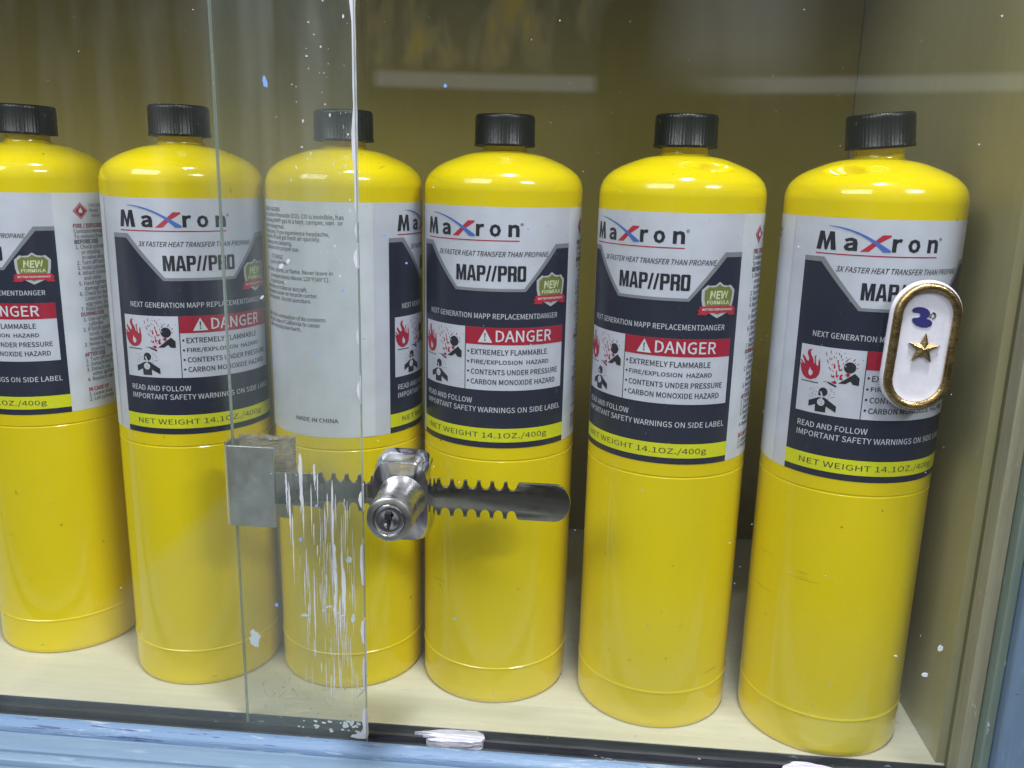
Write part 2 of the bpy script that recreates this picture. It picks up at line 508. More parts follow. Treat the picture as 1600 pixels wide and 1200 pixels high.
# blue moulded sill: worn lip, shadow gap, three rolls
bm = bmesh.new()
extrude_x(bm, [(0.3423, -0.012), (0.3423, -0.0006), (0.3416, 0.0), (0.3395, 0.0), (0.3365, -0.0012), (0.3352, -0.0026), (0.3348, -0.0060), (0.3348, -0.012)], XL, 0.30, 40)
obj('sill_lip', bm, BLUEWORN, cab, True, 50)
sp = [(0.3346, -0.012), (0.3346, -0.0046), (0.3338, -0.0036)]
def roll(y0, z0, y1, z1, h, n=9):
    o = []
    for i in range(n+1):
        t = i/n
        o.append((y0+(y1-y0)*t, z0+(z1-z0)*t + h*math.sin(math.pi*t)**0.7))
    return o
sp += roll(0.3330, -0.0038, 0.3235, -0.0048, 0.0006)
sp += roll(0.3232, -0.0058, 0.3180, -0.0064, 0.0012)
sp += [(0.3175, -0.0088)]
sp += roll(0.3172, -0.0084, 0.3105, -0.0094, 0.0016)
sp += [(0.3100, -0.0120)]
sp += roll(0.3096, -0.0112, 0.3020, -0.0125, 0.0016)
sp += [(0.3014, -0.0155), (0.3000, -0.0150), (0.2960, -0.0150), (0.2950, -0.09), (0.31, -0.095)]
bm = bmesh.new(); extrude_x(bm, sp, XL, 0.30, 40)
obj('sill_moulding', bm, BLUE, cab, True, 40)
# right hand upright: slot, pale jamb, green grey groove, blue stile
bm = bmesh.new(); box(bm, 0.1686, 0.1715, 0.3502, SE+0.0005, -0.003, ZT)
obj('pane_slot', bm, SLOT, cab)
bm = bmesh.new(); box(bm, 0.1664, 0.1722, 0.3405, 0.3500, -0.001, ZT, 0.0005)
obj('door_jamb', bm, JAMBG, cab)
bm = bmesh.new(); box(bm, 0.1724, 0.1762, 0.3350, 0.3480, -0.001, ZT, 0.0006)
obj('door_jamb', bm, JAMBN, cab)
bm = bmesh.new(); box(bm, 0.1764, 0.26, 0.3300, 0.3600, -0.003, ZT, 0.0012)
obj('stile', bm, BLUEV, cab)
# dried filler lying in the track
bm = bmesh.new()
sm = [(-70.2, 351.0), (-64, 352.6), (-57, 354.0), (-48, 354.6), (-41.8, 354.9), (-38.5, 353.0), (-37.4, 350.3), (-38.5, 347.5), (-43, 346.0), (-50, 345.6), (-56.6, 345.1), (-62, 345.6), (-64, 346.8), (-59, 347.6), (-63, 349.2), (-66, 349.0), (-61.5, 350.4)]
def flatpatch(pts, z, th):
    bm = bmesh.new()
    a = [bm.verts.new((x/1000, y/1000, z)) for x, y in pts]
    b = [bm.verts.new((x/1000*1+0, y/1000, z-th)) for x, y in pts]
    for t in tessellate_polygon([[Vector((x, y, 0)) for x, y in pts]]):
        bm.faces.new([a[i] for i in t])
    for i in range(len(pts)):
        j = (i+1) % len(pts)
        bm.faces.new((a[i], a[j], b[j], b[i]))
    bmesh.ops.subdivide_edges(bm, edges=bm.edges[:], cuts=2)
    for v in bm.verts:
        v.co.z += random.uniform(-0.00025, 0.00025)
    return bm
def b_filler(t, p):
    c = t.coord()
    n = t.noise(t.mapping(c, (60, 260, 260)), 2, 4, 0.6)
    t.l.new(t.mix(t.ramp(n, (0.4, 0.7, 0, 1)), (0.43, 0.42, 0.49), (0.31, 0.30, 0.37)), p.inputs['Base Color'])
    bump(t, p, n, 0.8, 0.0015)
FILLER = mat('dried_filler', (0.6, 0.6, 0.65), 0.6, build=b_filler)
obj('filler_smear', flatpatch(sm, 0.0004, 0.004), FILLER, cab)
obj('filler_smear', flatpatch([(96, 347), (101, 350), (107, 350.5), (113, 349), (122, 346), (126, 344.5), (118, 344), (108, 345), (102, 344.3), (95, 345)], 0.0003, 0.004), FILLER, cab)

import os
def blender_font(fn):
    try:
        return bpy.data.fonts.load(os.path.join(bpy.utils.system_resource('DATAFILES'), 'fonts', fn))
    except Exception:
        return None
SANS = blender_font('Noto Sans CJK Regular.woff2')
CAPH = {}
# ---------------------------------------------------------------- label artwork: unrolled sheet in mm (u along the wrap, z up)
R = 36.5
class Sheet:
    def __init__(self):
        self.v = []; self.f = []; self.m = []; self.mi = {}
        self.mats = []
    def slot(self, k):
        if k not in self.mi:
            self.mi[k] = len(self.mats); self.mats.append(INK[k])
        return self.mi[k]
    def add(self, pts, faces, k, layer):
        bm = bmesh.new()
        vs = [bm.verts.new((x, z, 0)) for x, z in pts]
        for f in faces:
            try:
                bm.faces.new([vs[i] for i in f])
            except ValueError:
                pass
        x0 = min(p[0] for p in pts); x1 = max(p[0] for p in pts)
        step = 1.6
        c = math.floor(x0/step)*step + step
        while c < x1:
            bmesh.ops.bisect_plane(bm, geom=bm.verts[:]+bm.edges[:]+bm.faces[:], plane_co=(c, 0, 0), plane_no=(1, 0, 0), dist=1e-5)
            c += step
        bm.verts.ensure_lookup_table()
        bm.verts.index_update()
        o = len(self.v)
        for v in bm.verts:
            self.v.append((v.co.x, v.co.y, layer))
        s = self.slot(k)
        for f in bm.faces:
            f.normal_update()
            idx = [o+v.index for v in f.verts]
            if f.normal.z < 0:
                idx.reverse()
            self.f.append(idx); self.m.append(s)
        bm.free()
    def poly(self, pts, k, layer):
        tr = tessellate_polygon([[Vector((x, z, 0)) for x, z in pts]])
        self.add(pts, tr, k, layer)
    def rect(self, x0, x1, z0, z1, k, layer):
        self.add([(x0, z0), (x1, z0), (x1, z1), (x0, z1)], [(0, 1, 2, 3)], k, layer)
    def disc(self, x, z, r, k, layer, n=14, rz=None):
        rz = rz or r
        self.poly([(x+r*math.cos(2*math.pi*i/n), z+rz*math.sin(2*math.pi*i/n)) for i in range(n)], k, layer)
    def text(self, s, x0, x1, z0, z1, k, layer, bold=0.0, shear=0.0, align='L', spacing=1.0, ref=None):
        """fit the string's box to x0..x1 (or keep its own width if x1 is None) by z0..z1; ref='cap' scales by cap height"""
        cu = bpy.data.curves.new('t', 'FONT')
        cu.body = s
        cu.size = 1.0
        if SANS:
            cu.font = SANS
        cu.offset = bold*(0.42 if SANS else 1.0)
        cu.resolution_u = 2
        cu.shear = shear
        cu.space_character = spacing
        o = bpy.data.objects.new('t', cu)
        me = bpy.data.meshes.new_from_object(o)
        vs = [(v.co.x, v.co.y) for v in me.vertices]
        fs = [tuple(p.vertices) for p in me.polygons]
        bpy.data.objects.remove(o); bpy.data.curves.remove(cu); bpy.data.meshes.remove(me)
        if not vs:
            return
        ax0 = min(v[0] for v in vs); ax1 = max(v[0] for v in vs)
        ay0 = min(v[1] for v in vs); ay1 = max(v[1] for v in vs)
        if ref == 'cap':
            if not CAPH:
                c2 = bpy.data.curves.new('t', 'FONT'); c2.body = 'H'; c2.size = 1.0
                if SANS:
                    c2.font = SANS
                o2 = bpy.data.objects.new('t', c2); m2 = bpy.data.meshes.new_from_object(o2)
                CAPH['h'] = max(v.co.y for v in m2.vertices)
                bpy.data.objects.remove(o2); bpy.data.curves.remove(c2); bpy.data.meshes.remove(m2)
            ay0, ay1 = 0.0, CAPH['h']
        sy = (z1-z0)/(ay1-ay0)
        sx = (x1-x0)/(ax1-ax0) if x1 is not None else sy*0.92
        if align == 'R':
            w_ = (ax1-ax0)*sx
            base = x0-w_
        else:
            base = x0
        self.add([(base+(x-ax0)*sx, z0+(y-ay0)*sy) for x, y in vs], fs, k, layer)
    def build(self, name, z_off=0.0, r0=0.06, lift=0.07):
        me = bpy.data.meshes.new(name)
        co_, nr = [], []
        for u, z, l in self.v:
            a = u/R
            rr = (R+r0+lift*l)/1000
            co_.append((rr*math.sin(a), -rr*math.cos(a), (z+z_off)/1000))
            nr.append((math.sin(a), -math.cos(a), 0))
        me.from_pydata(co_, [], self.f)
        for m in self.mats:
            me.materials.append(m)
        me.polygons.foreach_set('material_index', self.m)
        for p in me.polygons:
            p.use_smooth = True
        me.normals_split_custom_set_from_vertices(nr)
        me.update()
        return me

L = Sheet()
ZB, ZTP = 131.0, 238.3
L.rect(-14.7, 0.0, ZB, ZTP, 'white', 0)
L.rect(0.0, 80.0, ZB, ZTP, 'white', 0)
L.rect(80.0, 214.4, ZB, ZTP, 'brightwhite', 0)
L.rect(-14.7, -7.7, ZB+0.2, ZTP-0.2, 'brightwhite', 2)            # overlapping end of the wrap
# dark panel and its grey outlined tab
L.poly([(0, 131), (80, 131), (80, 220.7), (71.8, 220.7), (56.6, 202.2), (24.6, 202.2), (8.0, 220.7), (0, 220.7)], 'navy', 1)
L.poly([(0, 222.7), (0, 220.7), (8.0, 220.7), (24.6, 202.2), (56.6, 202.2), (71.8, 220.7), (80, 220.7), (80, 222.7), (71.0, 222.7), (55.9, 203.5), (25.4, 203.5), (9.0, 222.7)], 'grey', 2)
# name
def glyph(ch, x0, x1, z0, z1, k, layer, shear=0.0, hole='white', st=0.30):
    def T(pts):
        return [(x0+(x1-x0)*x + shear*(z1-z0)*z, z0+(z1-z0)*z) for x, z in pts]
    def rnd(x_0, x_1, z_0, z_1, c=0.16, cz_=0.1):
        return [(x_0+c, z_0), (x_1-c, z_0), (x_1-c*.3, z_0+cz_*.3), (x_1, z_0+cz_), (x_1, z_1-cz_), (x_1-c*.3, z_1-cz_*.3), (x_1-c, z_1), (x_0+c, z_1), (x_0+c*.3, z_1-cz_*.3), (x_0, z_1-cz_), (x_0, z_0+cz_), (x_0+c*.3, z_0+cz_*.3)]
    if ch == 'M':
        L.poly(T([(0, 0), (.27, 0), (.27, .62), (.40, 0), (.60, 0), (.73, .62), (.73, 0), (1, 0), (1, 1), (.66, 1), (.5, .42), (.34, 1), (0, 1)]), k, layer)
    elif ch == 'm':
        L.poly(T([(0, 0), (.25, 0), (.33, .56), (.44, 0), (.57, 0), (.69, .56), (.75, 0), (1, 0), (.87, 1), (.64, 1), (.50, .42), (.36, 1), (.13, 1)]), k, layer)
    elif ch == 'A':
        L.poly(T([(0, 0), (.31, 0), (.35, .19), (.65, .19), (.69, 0), (1, 0), (.70, 1), (.30, 1)]), k, layer)
        L.poly(T([(.39, .36), (.61, .36), (.5, .82)]), hole, layer+1)
    elif ch in 'PR':
        L.poly(T([(0, 0), (.36, 0), (.36, .40), (.78, .40), (.93, .46), (1, .56), (1, .86), (.93, .96), (.78, 1), (0, 1)]), k, layer)
        L.poly(T([(.36, .56), (.60, .56), (.65, .60), (.65, .80), (.60, .84), (.36, .84)]), hole, layer+1)
        if ch == 'R':
            L.poly(T([(.62, 0), (1, 0), (1, .36), (.93, .45), (.6, .42), (.62, .3)]), k, layer)
    elif ch == 'O':
        L.poly(T(rnd(0, 1, 0, 1)), k, layer)
        L.poly(T(rnd(.36, .64, .16, .84, .10, .06)), hole, layer+1)
    elif ch == '/':
        L.poly(T([(0, 0), (.42, 0), (1, 1), (.58, 1)]), k, layer)
glyph('m', 5.0, 13.4, 225.6, 232.9, 'black', 1)
L.text('a', 16.3, 21.5, 225.6, 230.9, 'black', 1, 0.032)
L.text('r', 34.2, 37.9, 225.8, 231.1, 'black', 1, 0.032)
L.text('o', 40.2, 45.2, 225.7, 231.1, 'black', 1, 0.032)
L.text('n', 48.3, 53.2, 225.8, 231.1, 'black', 1, 0.032)
L.text('\u00ae', 53.5, 54.9, 230.4, 231.8, 'print', 1)
def tilt(pts):
    return [(x, z-0.02*(x-30)) for x, z in pts]
L.poly(tilt([(22.51, 225.41), (26.99, 229.2), (30.43, 232.33), (33.57, 232.44), (33.49, 231.74), (29.17, 228.88), (25.88, 225.6)]), 'scarlet', 1)
L.poly(tilt([(9.48, 234.78), (13.98, 234.58), (17.92, 233.91), (21.43, 232.9), (24.91, 231.5), (28.41, 229.75), (31.24, 228.1), (33.9, 226.5), (33.75, 225.8), (31.15, 225.75), (28.61, 227.95), (25.75, 229.95), (22.21, 231.8), (18.7, 233.05), (14.39, 234.05), (9.7, 234.6)]), 'blue', 2)
L.rect(5.0, 53.3, 223.85, 224.3, 'red', 1)
L.text('3X FASTER HEAT TRANSFER THAN PROPANE', 14.2, 67.4, 217.2, 219.5, 'print', 1, 0.012, 0.28)
for ch, a, b in (('M', 24.8, 29.9), ('A', 30.2, 34.6), ('P', 34.9, 38.8), ('/', 38.9, 41.4), ('/', 41.3, 43.8), ('P', 44.2, 48.1), ('R', 48.5, 52.4), ('O', 52.7, 56.6)):
    glyph(ch, a, b, 206.6, 213.4, 'black', 1, 0.0)
# shield
sh = [(61.6, 207.1), (64.0, 209.2), (65.3, 208.9), (67.6, 209.1), (69.4, 210.5), (71.3, 209.2), (73.3, 208.9), (75.0, 209.2), (77.2, 207.0), (76.9, 203.3), (76.2, 200.0), (74.3, 197.7), (69.2, 195.3), (65.0, 197.7), (62.4, 200.0), (61.7, 203.0)]
def inset(pts, k):
    cx = sum(p[0] for p in pts)/len(pts); cz = sum(p[1] for p in pts)/len(pts)
    return [(cx+(x-cx)*k, cz+(z-cz)*k) for x, z in pts]
L.poly(sh, 'silver', 2)
L.poly(inset(sh, 0.84), 'olive', 3)
L.text('NEW', 65.2, 73.8, 203.3, 206.8, 'palegreen', 4, 0.03, 0.1)
L.text('FORMULA', 64.2, 74.6, 201.1, 202.8, 'palegreen', 4, 0.03)
L.poly([(60.3, 198.8), (61.2, 198.9), (61.0, 199.9), (61.6, 200.4), (77.0, 200.4), (78.2, 198.9), (77.5, 198.1), (78.2, 196.5), (74.8, 196.6), (73.9, 197.6), (65.3, 197.6), (64.1, 196.6), (60.3, 196.8), (61.1, 197.8)], 'scarlet', 4)
L.text('BETTER PERFORMANCE', 62.3, 76.4, 198.5, 199.5, 'brightwhite', 5, 0.02, 0.2)
L.text('NEXT GENERATION MAPP REPLACEMENTDANGER', 7.6, 73.4, 190.1, 192.5, 'brightwhite', 2)
# hazard box
L.rect(3.0, 77.2, 157.9, 186.3, 'white', 2)
L.rect(30.0, 77.2, 178.6, 186.3, 'red', 3)
L.rect(29.8, 30.1, 157.9, 186.3, 'black', 4)
L.poly([(35.8, 179.6), (42.3, 179.6), (39.05, 185.5)], 'brightwhite', 4)
L.poly([(38.75, 183.8), (39.35, 183.8), (39.2, 181.4), (38.9, 181.4)], 'black', 5)
L.disc(39.05, 180.7, 0.36, 'black', 5, 10)
L.text('DANGER', 43.8, 70.0, 179.9, 185.2, 'brightwhite', 4, 0.01)
for s, x1, z in (('EXTREMELY FLAMMABLE', 68.0, 174.0), ('FIRE/EXPLOSION  HAZARD', 69.0, 169.4), ('CONTENTS UNDER PRESSURE', 74.4, 165.0), ('CARBON MONOXIDE HAZARD', 73.2, 160.5)):
    L.disc(31.4, z+1.3, 0.5, 'black', 3, 10)
    L.text(s, 32.7, x1, z, z+2.45, 'print', 3, 0.016)
def P(pts, k, l=3):
    L.poly(tilt(pts), k, l)
P([(8.69, 171.36), (6.75, 171.53), (4.96, 172.59), (3.88, 174.44), (3.39, 176.41), (2.96, 177.68), (3.3, 177.62), (3.99, 177.17), (4.0, 177.59), (3.1, 178.78), (3.68, 178.88), (5.04, 177.55), (5.42, 177.74), (4.02, 180.35), (4.18, 181.32), (5.02, 180.54), (6.01, 179.26), (6.94, 178.85), (7.12, 180.05), (6.16, 182.2), (6.48, 183.57), (8.3, 184.38), (7.5, 183.17), (7.88, 181.78), (8.91, 180.37), (9.52, 178.29), (9.88, 178.65), (9.48, 181.33), (10.31, 182.11), (10.08, 180.86), (10.43, 178.31), (10.91, 177.52), (11.37, 177.89), (11.41, 180.21), (11.79, 180.56), (12.09, 179.46), (12.4, 176.62), (12.16, 174.25), (11.02, 172.44)], 'red')
P([(8.46, 172.84), (7.55, 173.55), (7.42, 174.69), (7.87, 175.8), (7.96, 176.7), (8.36, 175.6), (9.23, 174.89), (9.4, 173.9)], 'white', 4)
P([(4.44, 170.65), (4.5, 170.25), (12.08, 170.3), (12.1, 170.7)], 'black')
P([(14.27, 171.62), (14.35, 171.4), (15.74, 171.57), (16.64, 170.9), (19.55, 169.85), (19.58, 170.65), (16.28, 171.81)], 'black')
P([(20.11, 171.71), (24.61, 175.36), (26.17, 176.59), (28.04, 174.87), (28.04, 171.81), (25.76, 171.91), (24.77, 173.18), (22.89, 171.86)], 'black')
L.disc(24.0, 178.9, 2.35, 'black', 3, 20)
P([(22.47, 175.76), (23.54, 176.8), (24.44, 175.77), (23.49, 174.8)], 'red', 4)
L.disc(22.3, 179.3, 0.25, 'white', 4, 8)
for q in ([(21.15, 175.79), (21.64, 175.42), (21.15, 174.5), (21.76, 173.72), (21.6, 173.27), (20.62, 173.28), (20.26, 174.09), (20.55, 175.14)],
          [(17.24, 171.91), (18.15, 172.34), (18.66, 172.71), (19.37, 172.38), (19.54, 171.54), (18.81, 171.28), (17.97, 171.5)],
          [(16.87, 175.32), (17.67, 174.29), (18.13, 175.08), (18.51, 174.13), (17.73, 173.72), (17.13, 174.21)],
          [(18.74, 177.03), (19.14, 177.09), (19.38, 174.83), (19.85, 175.47), (20.04, 174.92), (19.34, 173.96), (18.99, 174.2)],
          [(18.82, 181.34), (19.35, 181.41), (19.53, 179.72), (20.28, 178.96), (19.91, 178.63), (20.3, 177.54), (21.04, 178.06), (21.23, 177.52), (20.24, 176.81), (19.77, 177.46), (19.29, 179.4)],
          [(17.65, 179.6), (18.04, 179.8), (18.13, 178.95), (18.57, 178.59), (18.15, 177.52), (17.79, 177.76)],
          [(21.91, 181.02), (22.2, 180.77), (23.34, 182.33), (22.95, 182.37)],
          [(24.79, 181.64), (25.12, 181.47), (25.84, 182.51), (25.39, 182.63)]):
    P(q, 'red')
def dash(x0, z0, x1, z1, k, hw=0.14):
    d = Vector((x1-x0, z1-z0)); d.normalize(); n = Vector((-d.y, d.x))*hw
    P([(x0-n.x, z0-n.y), (x0+n.x, z0+n.y), (x1+n.x, z1+n.y), (x1-n.x, z1-n.y)], k)
dd = [(14.23, 183.82), (14.53, 182.38), (16.08, 184.81), (16.17, 183.68), (19.35, 184.4), (19.54, 183.42), (20.1, 183.64), (20.39, 182.4), (17.53, 182.73), (17.61, 182.03), (15.77, 181.76), (16.08, 180.95), (16.64, 181.89), (16.67, 181.09), (14.74, 180.89), (15.59, 179.58), (21.01, 182.05), (20.63, 181.43), (21.44, 180.54), (21.26, 179.72), (16.98, 179.5), (17.13, 178.81), (15.75, 178.03), (16.86, 176.76), (17.45, 176.85), (17.69, 176.16)]
for i in range(0, len(dd), 2):
    dash(*dd[i], *dd[i+1], 'maroon' if i % 4 else 'red')
for x, z in [(18.21, 184.02), (21.53, 184.58), (22.12, 182.75), (28.5, 182.47), (18.35, 182.21), (25.82, 181.03), (23.75, 182.65), (18.46, 173.31), (19.79, 173.45)]:
    L.disc(x, z-0.02*(x-30), 0.18, 'black', 3, 8)
dash(26.6, 180.2, 27.2, 180.9, 'maroon'); dash(26.5, 178.6, 27.1, 179.1, 'maroon')
L.disc(14.6, 167.5, 1.85, 'black', 3, 20)
P([(12.75, 167.0), (12.6, 165.6), (13.6, 165.4), (13.6, 167)], 'black')
P([(8.8, 162.57), (12.78, 164.56), (15.47, 164.91), (20.39, 161.94), (20.4, 159.31), (16.29, 161.25), (16.34, 158.66), (11.9, 158.47), (11.79, 161.41), (8.97, 160.02)], 'black')
L.disc(14.1, 163.0, 1.55, 'white', 4, 18)
P([(13.23, 167.14), (13.94, 167.27), (14.72, 165.36), (14.42, 164.14), (14.0, 164.06), (14.07, 165.54)], 'white', 4)
for x, z in ((13.6, 163.5), (14.5, 163.4), (14.0, 162.6), (14.7, 162.4)):
    L.disc(x, z, 0.17, 'black', 5, 8)
for x, z in [(9.01, 167.95), (10.59, 168.17), (12.03, 168.74), (9.91, 167.39), (10.89, 166.84), (11.79, 166.87), (9.81, 165.54), (10.39, 165.86), (9.18, 164.28), (10.32, 164.58), (11.49, 165.49), (17.29, 168.87), (18.05, 168.7), (17.93, 167.96), (18.96, 167.83), (19.05, 166.92), (17.26, 166.54), (16.97, 165.82), (18.02, 165.35), (18.6, 165.59), (19.4, 165.72), (16.78, 164.5)]:
    L.disc(x, z-0.02*(x-30), 0.19, 'print', 3, 7)
L.text('READ AND FOLLOW', 4.7, 33.4, 151.6, 154.1, 'brightwhite', 2)
L.text('IMPORTANT SAFETY WARNINGS ON SIDE LABEL', 4.7, 77.2, 147.6, 150.1, 'brightwhite', 2)
L.rect(0, 80.05, 133.8, 140.2, 'lime', 2)
L.text('NET WEIGHT 14.1OZ./400g', 7.2, 69.2, 135.0, 138.4, 'print', 3, 0.0)
# side warnings, as far as they can be read
dz0 = 229.7
L.poly([(93.0, dz0+4.0), (89.0, dz0), (93.0, dz0-4.0), (97.0, dz0)], 'red', 1)
L.poly([(93.0, dz0+3.4), (89.6, dz0), (93.0, dz0-3.4), (96.4, dz0)], 'brightwhite', 2)
L.poly([(93.0, dz0+3.1), (89.9, dz0), (93.0, dz0-3.1), (96.1, dz0)], 'red', 3)
L.poly([(92.2, dz0-1.0), (93.8, dz0-1.0), (94.1, dz0+0.1), (93.4, dz0+0.9), (93.2, dz0+1.9), (92.6, dz0+1.0), (91.9, dz0+0.2)], 'brightwhite', 4)
for i, s in enumerate(('Use only', 'Never', 'stove')):
    L.text(s, 98.0+(1.2 if i == 2 else 0), None, 231.6-2.55*i, 233.3-2.55*i, 'print', 1, 0, ref='cap')
rowsA = [('FIRE / EXPLOSION', 0, 'maroon'), ('Contains enough', 0, 'print'), ('To reduce chance', 0, 'print'), ('BEFORE USE', 0, 'black'), ('1. Check cylinder', .3, 'print'), ('or missing', 3, 'print'), ('in valve area', 3.2, 'print'), ('2. Turn off torch', .3, 'print'), ('3. Hold cylinder', .3, 'print'), ('4. Attach cylinder', .3, 'print'), ('and other', 3.2, 'print'), ('5. Hand tighten', .3, 'print'), ('damage surface', 3, 'print'), ('6. Check for leaks', .3, 'print'), ('Listen for hiss', 3, 'print'), ('egg odor. Do not', 3, 'print'), ('7. Read and follow', .3, 'print'), ('DURING USE', 0, 'maroon'), ('1. Use upright', 1, 'print'), ('cylinder.', 3.5, 'print'), ('2. If torch sputters', .3, 'print'), ('torch. Vent', 3.3, 'print'), ('hearing slight', 3.3, 'print'), ('3. Never use', .3, 'print'), ('Sources. The', 3.3, 'print'), ('AFTER USE', 0, 'maroon'), ('1. Turn off torch', .3, 'print'), ('2. Detach torch', .3, 'print'), ('3. Detach out', .3, 'print'), ('other ignition', 3.3, 'print'), ('4. Replace cap', .3, 'print'), ('', 0, 'print'), ('IN CASE OF', .5, 'red'), ('1. Leave area', .5, 'print'), ('2. Let cylinder', .5, 'print')]
for i, (s, dx, k) in enumerate(rowsA):
    z = 221.6-2.565*i*(221.6-140.0)/(2.565*32)
    if s:
        L.text(s, 88.6+dx, None, z, z+1.85, k, 1, 0.035 if k != 'print' else 0.012, ref='cap')
rowsB = [('DIOXIDE HAZARD', -53.0, 233.3), ('odorless Carbon Monoxide (CO). CO is invisible, has', -20.6, 230.9), ('fumes. During MAPP gas in a tent, camper, van   or', -21.0, 228.4), ('no odor is dangerous.', -50.0, 225.9), ('ventilated areas. If you experience headache,', -27.0, 223.4), ('turn torch off and get fresh air quickly.', -31.2, 221.1), ('while you are sleeping.', -45.5, 218.6), ('instructions for proper use.', -41.5, 216.2), ('STORAGE', -52.0, 212.2), ('a cool cylinder.', -49.0, 209.7), ('expose to heat, sparks, or flame. Never leave in', -25.9, 206.3), ('or temperatures Above 120\u00b0F(49\u00b0C).', -27.4, 203.4), ('to punctures.', -51.0, 200.9), ('Never take on trains or aircraft.', -38.0, 198.4), ('local waste hauler or recycle center.', -33.0, 195.9), ('or incinerator. Do not puncture.', -36.2, 193.4), ('product of the combustion of its contents', -29.6, 185.2), ('known to the State of California to cause', -32.5, 182.7), ('or other reproductive harm.', -42.0, 180.2)]
for s, xr, z in rowsB:
    L.text(s, xr+229.34, None, z, z+1.8, 'print', 1, 0.012, align='R', ref='cap')
L.text('MADE IN CHINA', -46.6+229.34, -25.0+229.34, 138.1, 140.2, 'print', 1, 0.02)
label_me = L.build('label')

# ---------------------------------------------------------------- gas cylinders
def body_bm(dent=None):
    bm = bmesh.new()
    pr = [(0, 0.6), (31, 0.6), (34.2, 0.0), (35.6, 0.35), (36.3, 1.6), (36.5, 3.0), (36.5, 3.6), (36.5, 17.9), (36.5, 18.5), (36.75, 18.9), (36.75, 19.3), (36.45, 19.7), (36.45, 20.2), (36.47, 24), (36.5, 40), (36.5, 123.6), (36.5, 124.2), (36.1, 124.6), (36.1, 124.9), (36.5, 125.3), (36.5, 125.9), (36.5, 160), (36.5, 200), (36.5, 244.0)]
    for z, r in ((245.3, 36.46), (246.6, 36.3), (248.0, 36.0), (249.4, 35.5), (250.8, 34.8), (252.2, 33.7), (253.4, 32.4), (254.6, 30.9), (255.6, 29.2), (256.6, 27.3), (257.6, 25.0), (258.5, 22.7), (259.4, 20.3), (260.2, 17.8), (260.8, 15.2), (261.2, 13.0), (261.6, 11.4), (262.2, 10.3), (263.0, 10.0), (266, 10.0)):
        pr.append((r, z))
    # finer rings over the shoulder
    k0 = next(i for i, q in enumerate(pr) if q[1] == 244.0); k1 = next(i for i, q in enumerate(pr) if q[1] == 261.6)
    fine = pr[:k0+1]
    for i in range(k0, k1):
        p0, p1, p2, p3 = pr[i-1] if i > k0 else (36.5, 242.7), pr[i], pr[i+1], pr[i+2]
        for q in range(1, 5):
            t = q/4
            fine.append(tuple(0.5*(2*p1[c]+(p2[c]-p0[c])*t+(2*p0[c]-5*p1[c]+4*p2[c]-p3[c])*t*t+(3*p1[c]-p0[c]-3*p2[c]+p3[c])*t**3) for c in (0, 1)))
    pr = fine + pr[k1+1:]
    lathe(bm, [(r/1000, z/1000) for r, z in pr], 240)
    if dent:
        for (ax, dz, depth, wa, wr) in dent:
            c = Vector((0.0262*math.sin(ax), -0.0262*math.cos(ax), dz))
            dn = Vector((0.55*math.sin(ax), -0.55*math.cos(ax), 0.84))
            for v in bm.verts:
                if 0.246 < v.co.z < 0.2615:
                    d = (v.co - c)
                    t = Vector((math.cos(ax), math.sin(ax), 0))
                    s = d.dot(t)/wa
                    q = (d - t*d.dot(t)).length/wr
                    k = max(0.0, 1.0-(s*s+q*q))**1.5
                    v.co -= dn*depth*k
    return bm
def cap_bm():
    bm = bmesh.new()
    lathe(bm, [(x/1000, z*0.87/1000) for x, z in [(0, 1.0), (12.8, 1.0), (13.1, 0.0), (13.8, 0.1), (13.95, 0.6), (13.95, 1.4), (13.72, 1.8), (13.6, 14.0), (13.5, 15.0), (13.0, 15.9), (12.2, 16.2), (10.6, 16.25), (10.3, 16.0), (0, 16.0)]], 120)
    return bm
cylinders = [
    # x, y, label start (mm round the body), cap tilt (x, y deg), label
    (-0.2800, 0.4290, -54.5, (0, 2.0), 'yellow gas cylinder cut by the left edge, red diamond warning text turned forward'),
    (-0.1925, 0.4104, -22.5, (0, 0), 'yellow gas cylinder whose logo is crossed by the inner pane edge'),
    (-0.1161, 0.4170, 26.7, (0, 0), 'yellow gas cylinder turned to its pale small print side, behind the paint streaked glass overlap'),
    (-0.0400, 0.4136, -45.5, (0, 0), 'yellow gas cylinder behind the free end of the toothed lock bar, smooth undented shoulder'),
    (0.0406, 0.4033, -57.4, (0, 0), 'yellow gas cylinder with a dent right of its cap, untouched by lock bar or badge'),
    (0.1200, 0.3917, -39.3, (0.8, -5.5), 'yellow gas cylinder with tilted cap and dented shoulder, behind the gold rimmed oval badge'),
]
DEL = rad(4.7069)
GRP = 'yellow gas cylinders lined up on the shelf'
proto = thing('gas_cylinder', cylinders[0][4], 'gas cylinder', (cylinders[0][0], cylinders[0][1], 0.0), GRP)
p_body = obj('body', body_bm(), YEL, proto, True, 30)
p_cap = obj('cap', cap_bm(), CAP, proto, True, 40)
p_cap.location = (0, 0, 0.2648)
p_lab = bpy.data.objects.new('label', label_me)
COL.objects.link(p_lab); p_lab.parent = proto
dents = {4: [(rad(23), 0.2570, 0.0042, 0.0090, 0.0048), (rad(2), 0.2588, 0.0012, 0.006, 0.0034)], 5: [(rad(-44), 0.2568, 0.0042, 0.0100, 0.0048), (rad(-18), 0.2590, 0.0013, 0.007, 0.0034)]}
